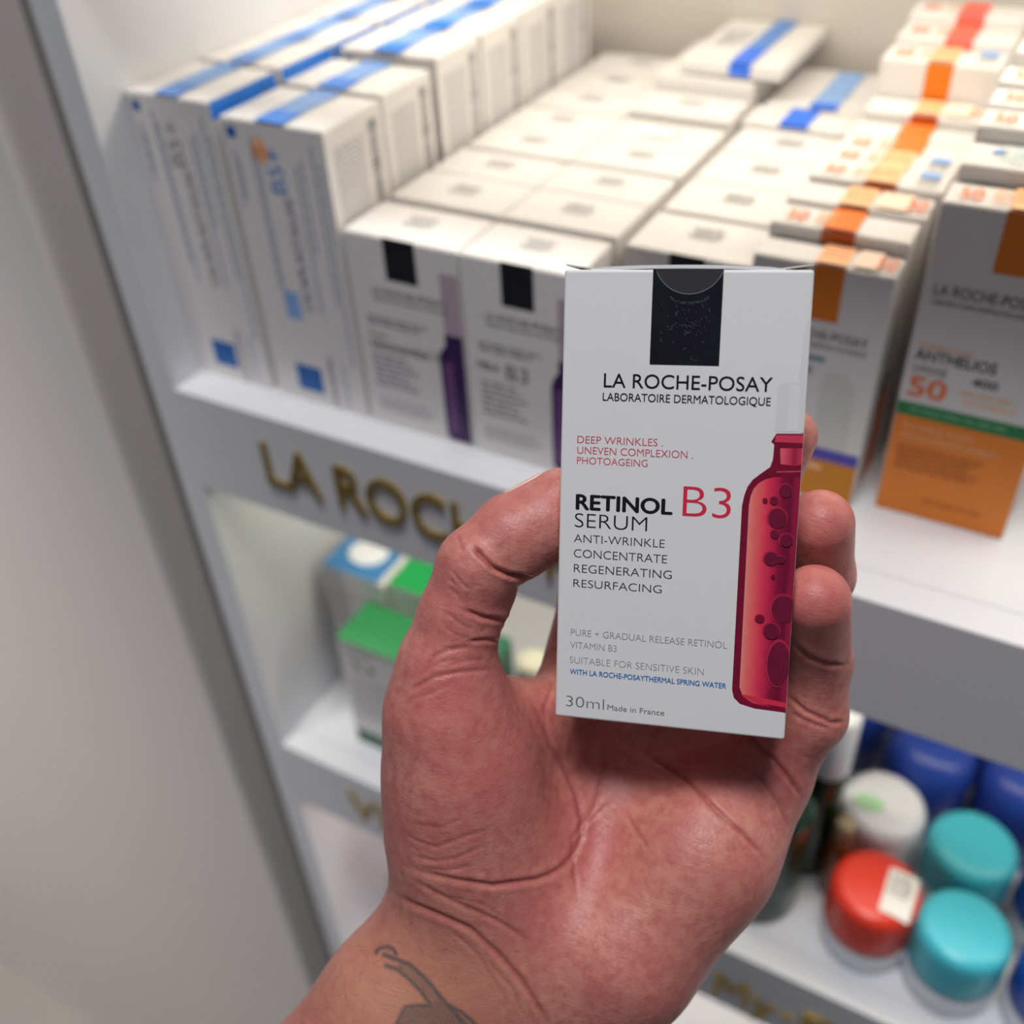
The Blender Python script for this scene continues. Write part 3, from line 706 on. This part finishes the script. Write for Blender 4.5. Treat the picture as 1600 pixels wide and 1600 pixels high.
THUMB=[(694,1105,271,14.4),(698,1040,268,12.6),(719,960,265,10.5),(746,886,262,10.2),(800,836,263,10.2),(876,786,264,9.0)]
INDEX=[(893,1108,303,12),(930,930,303,10),(1000,780,296,8.8),(1040,660,288,7.8)]
MIDDLE=[(1010,1135,305,11.5),(1090,930,303,9.8),(1178,790,290,8.9),(1230,682,281,8.0)]
RING=[(1110,1165,302,11),(1215,1030,298,9.5),(1279,898,276,9.0),(1281,818,262,8.6)]
PINKY=[(1193,1215,289,10.8),(1264,1115,277,9.6),(1275,1030,270,8.8),(1273,938,252,8.7)]
def sdf(p):
    d=None
    for n in ('m2','m3','m4','m5'):
        e=chain(p,PALM[n]); d=e if d is None else smin(d,e,10)
    d=smin(d,chain(p,PALM['hyp'],12),12)
    a=smin(chain(p,PALM['arm'],10),chain(p,PALM['arm2'],10),14)
    d=smin(d,a,16)
    d=smin(d,chain(p,PALM['fill']),14)
    d=smin(d,chain(p,PALM['then'],14),18)
    d=smin(d,chain(p,PALM['web'],5),9)
    th=chain(p,THUMB,2.2)
    th=smin(th,chain(p,[(806,846,263,10.3),(852,818,263,9.9)]),1.5)
    th=smin(th,chain(p,[(756,918,266,8.6),(748,940,266,8.4)]),1.5)
    d=smin(d,th,7)
    f=None
    for c in (INDEX,MIDDLE,RING,PINKY):
        e=chain(p,c,3); f=e if f is None else smin(f,e,1.2)
    d=smin(d,f,5)
    d=np.maximum(d,-boxd(p,.15))
    return d

def build_hand():
    import openvdb
    vox = 0.45
    lo = np.array([-95., -35., 205.]); dims = (np.array([190., 290., 140.])/vox).astype(int); st = 8
    dims = (dims//st+1)*st
    def pts(idx): return lo+idx*vox
    cd_ = dims//st
    I = np.stack(np.meshgrid(*[np.arange(n) for n in cd_], indexing='ij'), -1).reshape(-1, 3)
    dc = sdf(pts(I*st+st/2-.5))
    arr = np.where(dc.reshape(cd_) > 0, 3.0, -3.0).astype(np.float32)
    arr = np.repeat(np.repeat(np.repeat(arr, st, 0), st, 1), st, 2)
    act = I[np.abs(dc) < st*vox*.95+.4]*st
    o2 = np.stack(np.meshgrid([0,2,4,6], [0,2,4,6], [0,2,4,6], indexing='ij'), -1).reshape(-1, 3)
    J = (act[:,None,:]+o2[None]).reshape(-1, 3)
    dj = sdf(pts(J+.5))
    for q in np.stack(np.meshgrid([0,1],[0,1],[0,1], indexing='ij'), -1).reshape(-1, 3):
        K = J+q; arr[K[:,0], K[:,1], K[:,2]] = np.where(dj > 0, np.maximum(dj, .9), np.minimum(dj, -.9))
    J = J[np.abs(dj) < 1.35]
    for q in np.stack(np.meshgrid([0,1],[0,1],[0,1], indexing='ij'), -1).reshape(-1, 3):
        K = J+q; arr[K[:,0], K[:,1], K[:,2]] = sdf(pts(K.astype(float)))
    g = openvdb.FloatGrid(3.0); g.copyFromArray(arr)
    vs, qs = g.convertToQuads(isovalue=0.0)
    return lo+np.array(vs, float)*vox, np.array(qs, np.int64)
HV, HQ = build_hand()
# relax the ridges between the cones
E_ = np.concatenate([HQ[:,[0,1]], HQ[:,[1,2]], HQ[:,[2,3]], HQ[:,[3,0]]]); E_ = np.concatenate([E_, E_[:,::-1]])
deg = np.bincount(E_[:,0], minlength=len(HV))[:,None].astype(float)
def lap(x):
    return np.stack([np.bincount(E_[:,0], weights=x[E_[:,1], k], minlength=len(HV)) for k in range(x.shape[1])], 1)/deg
for it in range(8):
    HV = HV+.6*(lap(HV)-HV); HV = HV-.56*(lap(HV)-HV) if it % 2 else HV
def vnormals():
    n = np.cross(HV[HQ[:,2]]-HV[HQ[:,0]], HV[HQ[:,3]]-HV[HQ[:,1]]); vn = np.zeros_like(HV)
    for k in range(4):
        for c in range(3): vn[:,c] += np.bincount(HQ[:,k], weights=n[:,c], minlength=len(HV))
    return vn/np.maximum(np.linalg.norm(vn, axis=1), 1e-9)[:,None]
VN = vnormals()
if np.mean(((HV-HV.mean(0))*VN).sum(1)) < 0: HQ = HQ[:,::-1]; VN = -VN
PXY = HV[:,:2]/HV[:,2:]*F+800                      # where each skin point lies, to follow the creases of the palm
FACE = (VN*(-HV/np.linalg.norm(HV, axis=1)[:,None])).sum(1) > -.05
ys = HV[:,2]
def seg_dist(P, a, b):
    a = np.array(a, float); b = np.array(b, float); ab = b-a
    t = np.clip(((P-a)@ab)/(ab@ab), 0, 1); return np.linalg.norm(P-a-t[:,None]*ab, axis=1), t
CREASES = [  # points, depth mm, half width px
 ([(738,853),(750,867),(770,887),(797,899),(845,906)], 1.2, 3.6),
 ([(722,952),(755,965),(782,969),(815,974)], .8, 3.4),
 ([(730,1003),(760,1000),(800,1004)], .5, 3),
 ([(662,1047),(680,1025),(700,1015),(740,1010)], .30, 3.2),
 ([(640,1078),(660,1068),(680,1057),(720,1050),(772,1046)], .34, 3.2),
 ([(706,892),(722,912),(733,922)], .22, 2.6), ([(700,915),(715,930),(724,945)], .18, 2.6),
 ([(715,835),(718,850),(724,862)], .2, 3), ([(703,905),(712,915)], .2, 2.5),
 ([(694,955),(720,975),(742,985)], .18, 2.5), ([(690,975),(712,992),(735,998)], .15, 2.5),
 ([(655,1062),(668,1045),(690,1034),(720,1030)], .15, 2.5), ([(630,1105),(650,1090),(675,1083),(700,1070)], .18, 2.8),
 ([(700,1040),(730,1032),(760,1030)], .15, 2.5),
 ([(821,1079),(845,1120),(862,1166),(885,1205),(902,1242),(911,1280),(911,1306),(902,1332),(885,1352),(862,1367),(838,1375),(769,1384),(711,1375),(660,1362),(632,1352)], .62, 4.2),
 ([(1010,1180),(1036,1195),(1077,1224),(1118,1265),(1164,1306),(1199,1346)], .60, 3.8),
 ([(1160,1140),(1181,1160),(1205,1184),(1234,1218),(1251,1246)], .65, 3.8),
 ([(1170,1200),(1193,1224),(1215,1255),(1234,1300)], .30, 3.5),
 ([(940,1130),(945,1200),(930,1260),(897,1311),(900,1360),(902,1410)], .30, 3.5),
 ([(978,1271),(993,1300),(1013,1329)], .28, 3.5), ([(905,1300),(935,1270),(955,1250)], .2, 3),
 ([(612,1395),(650,1415),(682,1428),(734,1451),(780,1492),(815,1532),(844,1579),(858,1610)], .60, 4.2),
 ([(641,1372),(680,1395),(711,1410),(780,1440),(839,1480)], .34, 4.0),
 ([(629,1300),(655,1315),(682,1323),(730,1305),(769,1294)], .18, 3.0),
 ([(641,1335),(680,1345),(712,1341),(760,1320)], .18, 3.0), ([(640,1285),(690,1292),(730,1275)], .12, 3.0),
 ([(650,1355),(700,1360),(745,1350)], .15, 2.6), ([(700,1400),(750,1412),(800,1440)], .14, 3),
 ([(1236,1002),(1262,1025),(1292,1038),(1322,1039)], .75, 3.6),
 ([(1228,1085),(1259,1112),(1300,1130),(1320,1128)], .45, 3.4),
 ([(1234,1113),(1268,1130),(1300,1140)], .28, 3.2),
 ([(868,1060),(850,1110),(860,1160)], .2, 3), ([(1000,1360),(1020,1420),(1030,1480)], .10, 4),
 ([(760,1500),(800,1545),(825,1600)], .18, 3), ([(700,1450),(745,1490),(790,1560)], .16, 3),
]
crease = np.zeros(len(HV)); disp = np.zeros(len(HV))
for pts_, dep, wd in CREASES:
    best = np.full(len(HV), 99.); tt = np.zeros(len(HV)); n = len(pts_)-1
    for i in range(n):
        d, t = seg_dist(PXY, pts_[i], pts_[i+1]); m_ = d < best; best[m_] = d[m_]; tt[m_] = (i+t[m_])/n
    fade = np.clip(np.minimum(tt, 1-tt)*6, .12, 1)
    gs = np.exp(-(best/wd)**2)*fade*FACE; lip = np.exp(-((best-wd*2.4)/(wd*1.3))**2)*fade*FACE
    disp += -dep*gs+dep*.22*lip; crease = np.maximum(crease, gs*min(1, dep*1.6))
# soft tendons and pads
def blob(cx, cy, sx, sy, h):
    return h*np.exp(-((PXY[:,0]-cx)/sx)**2-((PXY[:,1]-cy)/sy)**2)*FACE
disp += blob(1000,1120,40,90,-.8)+blob(930,1330,70,80,-1.5)+blob(1100,1200,60,50,.8)+blob(690,1250,60,90,.6)
HV = HV+VN*disp[:,None]; VN = vnormals()
if np.mean(((HV-HV.mean(0))*VN).sum(1)) < 0: VN = -VN
# ink of the wrist tattoo
TAT = [([(588,1489),(592,1482),(605,1479),(614,1482),(619,1491)], 3.2), ([(600,1492),(620,1499),(640,1507),(657,1522),(672,1537),(690,1560),(712,1585)], 3.6),
       ([(603,1509),(620,1514),(640,1530),(657,1548),(672,1568)], 3.4), ([(627,1585),(634,1574),(652,1571),(672,1572)], 3.4),
       ([(700,1570),(722,1582),(742,1600),(752,1625)], 3.2), ([(712,1585),(730,1605),(742,1630)], 5), ([(627,1585),(618,1605),(612,1630)], 3.2)]
tat = np.zeros(len(HV))
for pts_, wd in TAT:
    best = np.full(len(HV), 99.)
    for i in range(len(pts_)-1):
        d, t = seg_dist(PXY, pts_[i], pts_[i+1]); best = np.minimum(best, d)
    tat = np.maximum(tat, np.clip(1.3-best/wd*.8, 0, 1)*.9)
def inside(poly):
    x, y = PXY[:,0], PXY[:,1]; c = np.zeros(len(HV), bool)
    for i in range(len(poly)):
        x1, y1 = poly[i]; x2, y2 = poly[i-1]
        c ^= ((y1 > y) != (y2 > y)) & (x < (x2-x1)*(y-y1)/((y2-y1)+1e-9)+x1)
    return c
for poly, lv in (([(622,1498),(642,1509),(660,1524),(675,1540),(715,1588),(680,1570),(662,1550),(643,1528),(622,1512)], .62),
                 ([(625,1590),(634,1577),(655,1573),(690,1562),(715,1585),(745,1640),(610,1640)], .78)):
    hatch = .8+.2*np.sin((PXY[:,0]*.9-PXY[:,1]*.45)*1.0)
    tat = np.maximum(tat, np.where(inside(poly), lv*hatch, 0))
tat *= FACE
tat = lap(tat[:,None])[:,0]*.5+tat*.5
# redness: fingertips and pads flush, wrist tans
red = blob(700,1060,90,60,.5)+blob(740,1180,90,120,.35)+blob(1060,1400,140,120,-.15)+blob(1285,900,70,140,.5)+blob(1150,1200,120,70,.35)+blob(640,1560,170,130,-1.0)+blob(900,1330,60,120,.2)+blob(820,1420,60,60,.25)
me = bpy.data.meshes.new('hand'); me.vertices.add(len(HV)); me.vertices.foreach_set('co', cam2world(HV/1000).ravel())
nq = len(HQ); me.loops.add(nq*4); me.loops.foreach_set('vertex_index', HQ.ravel().astype(np.int32)); me.polygons.add(nq)
me.polygons.foreach_set('loop_start', np.arange(nq, dtype=np.int32)*4); me.polygons.foreach_set('use_smooth', np.ones(nq, bool)); me.update(); me.validate()
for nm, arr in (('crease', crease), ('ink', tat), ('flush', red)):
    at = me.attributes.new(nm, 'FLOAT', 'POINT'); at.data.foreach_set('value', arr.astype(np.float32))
SK = bpy.data.materials.new('skin'); SK.use_nodes = True; nt = SK.node_tree; b = nt.nodes['Principled BSDF']; Ln = nt.links.new
def node(t, **k):
    n = nt.nodes.new(t)
    for a_, v in k.items(): setattr(n, a_, v)
    return n
def mixc(fac, A, B):
    m = node('ShaderNodeMix', data_type='RGBA')
    for s, v in (('Factor', fac), ('A', A), ('B', B)):
        if hasattr(v, 'type') or hasattr(v, 'is_linked'): Ln(v, m.inputs[s])
        else: m.inputs[s].default_value = v
    return m.outputs['Result']
tc = node('ShaderNodeTexCoord')
def noise(scale, detail=5, rough=.6):
    n = node('ShaderNodeTexNoise'); n.inputs['Scale'].default_value = scale; n.inputs['Detail'].default_value = detail; n.inputs['Roughness'].default_value = rough
    Ln(tc.outputs['Object'], n.inputs['Vector']); return n.outputs['Fac']
def ramp(v, lo, hi):
    m = node('ShaderNodeMapRange'); m.inputs['From Min'].default_value = lo; m.inputs['From Max'].default_value = hi; Ln(v, m.inputs['Value']); return m.outputs[0]
def attr(nm): a_ = node('ShaderNodeAttribute', attribute_name=nm); return a_.outputs['Fac']
base = mixc(ramp(noise(60, 4), .35, .68), srgb(204, 139, 125), srgb(191, 114, 107))
base = mixc(ramp(noise(350, 5), .40, .75), base, srgb(178, 96, 93))
fl = node('ShaderNodeMath', operation='MULTIPLY'); Ln(attr('flush'), fl.inputs[0]); fl.inputs[1].default_value = .9; fl.use_clamp = True
base = mixc(fl.outputs[0], base, srgb(190, 98, 96))
fn = node('ShaderNodeMath', operation='MULTIPLY'); Ln(attr('flush'), fn.inputs[0]); fn.inputs[1].default_value = -.85; fn.use_clamp = True
base = mixc(fn.outputs[0], base, srgb(188, 132, 108))
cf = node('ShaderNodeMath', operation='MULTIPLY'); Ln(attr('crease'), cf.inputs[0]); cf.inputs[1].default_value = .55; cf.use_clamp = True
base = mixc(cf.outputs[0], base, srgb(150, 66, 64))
base = mixc(attr('ink'), base, srgb(84, 84, 80))
Ln(base, b.inputs['Base Color']); b.inputs['Roughness'].default_value = .44; b.inputs['Specular IOR Level'].default_value = .42
b.inputs['Subsurface Weight'].default_value = .18; b.inputs['Subsurface Scale'].default_value = .003; b.inputs['Subsurface Radius'].default_value = (1.0, .35, .2)
vor = node('ShaderNodeTexVoronoi', feature='DISTANCE_TO_EDGE'); vor.inputs['Scale'].default_value = 800
mp = node('ShaderNodeMapping'); mp.inputs['Rotation'].default_value = (.3,.8,.5); mp.inputs['Scale'].default_value = (1,.35,1); Ln(tc.outputs['Object'], mp.inputs[0]); Ln(mp.outputs[0], vor.inputs['Vector'])
vr = ramp(vor.outputs['Distance'], 0, .12)
b1 = node('ShaderNodeBump'); b1.inputs['Strength'].default_value = .13; b1.inputs['Distance'].default_value = .00022; Ln(vr, b1.inputs['Height'])
mw = node('ShaderNodeMapping'); mw.inputs['Rotation'].default_value = (.2,-.5,.35); mw.inputs['Scale'].default_value = (.22,1,1.4); Ln(tc.outputs['Object'], mw.inputs[0])
wn = node('ShaderNodeTexNoise'); wn.inputs['Scale'].default_value = 900; wn.inputs['Detail'].default_value = 3; wn.inputs['Distortion'].default_value = .8; Ln(mw.outputs[0], wn.inputs['Vector'])
b3 = node('ShaderNodeBump'); b3.inputs['Strength'].default_value = .24; b3.inputs['Distance'].default_value = .0005; Ln(wn.outputs['Fac'], b3.inputs['Height']); Ln(b1.outputs[0], b3.inputs['Normal'])
b2 = node('ShaderNodeBump'); b2.inputs['Strength'].default_value = .22; b2.inputs['Distance'].default_value = .0010; Ln(noise(260, 6, .62), b2.inputs['Height']); Ln(b3.outputs[0], b2.inputs['Normal'])
Ln(b2.outputs[0], b.inputs['Normal'])
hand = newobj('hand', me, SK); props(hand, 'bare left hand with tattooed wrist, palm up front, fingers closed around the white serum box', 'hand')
# thumbnail: a small curved plate set on the outer side of the thumb tip
def surf_point(px, py):
    d = np.linalg.norm(PXY-np.array([px, py]), axis=1)+np.where(FACE, 0, 1000); i = np.argmin(d); return HV[i], VN[i]

a0, a1 = P3(800,836,263), P3(876,786,264); ta = (a1-a0)/np.linalg.norm(a1-a0); view = (a0+a1)/2; view /= np.linalg.norm(view)
up = np.cross(ta, view); up = -up if up[1] > 0 else up; up /= np.linalg.norm(up)
oo = up*.88+view*.47; oo -= ta*(oo@ta); oo /= np.linalg.norm(oo); ss = np.cross(ta, oo)
nv = []; nf = []; NL, NA = 10, 12
for i in range(NL+1):
    t = i/NL; base = a0+ta*(1.5+13.0*t); rr = 10.15-1.0*t
    for j in range(NA+1):
        an = (-.82+1.64*j/NA)*(1-.18*(1-t)**3)
        nv.append(base+rr*(math.cos(an)*oo+math.sin(an)*ss))
nv = np.array(nv); nu = nv-oo*.5
for i in range(NL):
    for j in range(NA): k = i*(NA+1)+j; nf.append((k, k+1, k+NA+2, k+NA+1))
nm_ = bpy.data.meshes.new('fingernail'); nm_.from_pydata([tuple(v) for v in cam2world(nv/1000)], [], nf)
for p in nm_.polygons: p.use_smooth = True
nail = newobj('fingernail', nm_, mat('fingernail', (226, 184, 168), .25, .04, 200), hand)
sm_ = nail.modifiers.new('thickness', 'SOLIDIFY'); sm_.thickness = .0005; sm_.offset = 0

# sparse hairs of the wrist
rnd = random.Random(5); vs = []; fs = []
for i in range(70):
    k = rnd.random()
    if k < .5: px, py = 470+rnd.random()*190, 0; py = 1600-(px-443)*1.12+rnd.uniform(6, 90)
    elif k < .75: px, py = 574+rnd.random()*40, 1375+rnd.random()*80
    else: px, py = rnd.uniform(560, 720), rnd.uniform(1440, 1590)
    p, n = surf_point(px, py)
    a_ = rnd.uniform(1.7, 3.4); dv = np.array([math.cos(a_), -abs(math.sin(a_)), -.15]); dv -= n*(dv@n)*.8; dv /= np.linalg.norm(dv); L_ = rnd.uniform(2.0, 5.0)
    cv = rnd.uniform(-.5, .5); sd = np.cross(n, dv); rr = .028; prev = None
    for s in range(6):
        t = s/5; c = p+dv*L_*t+sd*cv*L_*t*t+n*(.1+.5*math.sin(t*2.4)); w_ = rr*(1-t*.7); k0_ = len(vs)
        for q in range(3):
            an = 2*math.pi*q/3; vs.append(c+n*w_*math.cos(an)+sd*w_*math.sin(an))
        if prev is not None:
            for q in range(3): fs.append((prev+q, prev+(q+1) % 3, k0_+(q+1) % 3, k0_+q))
        prev = k0_
hm = bpy.data.meshes.new('arm_hair'); hm.from_pydata([tuple(v) for v in cam2world(np.array(vs)/1000)], [], fs)
hr = newobj('arm_hair', hm, mat('dark_brown_hair', (70, 46, 38), .5), hand); hr['kind'] = 'stuff'
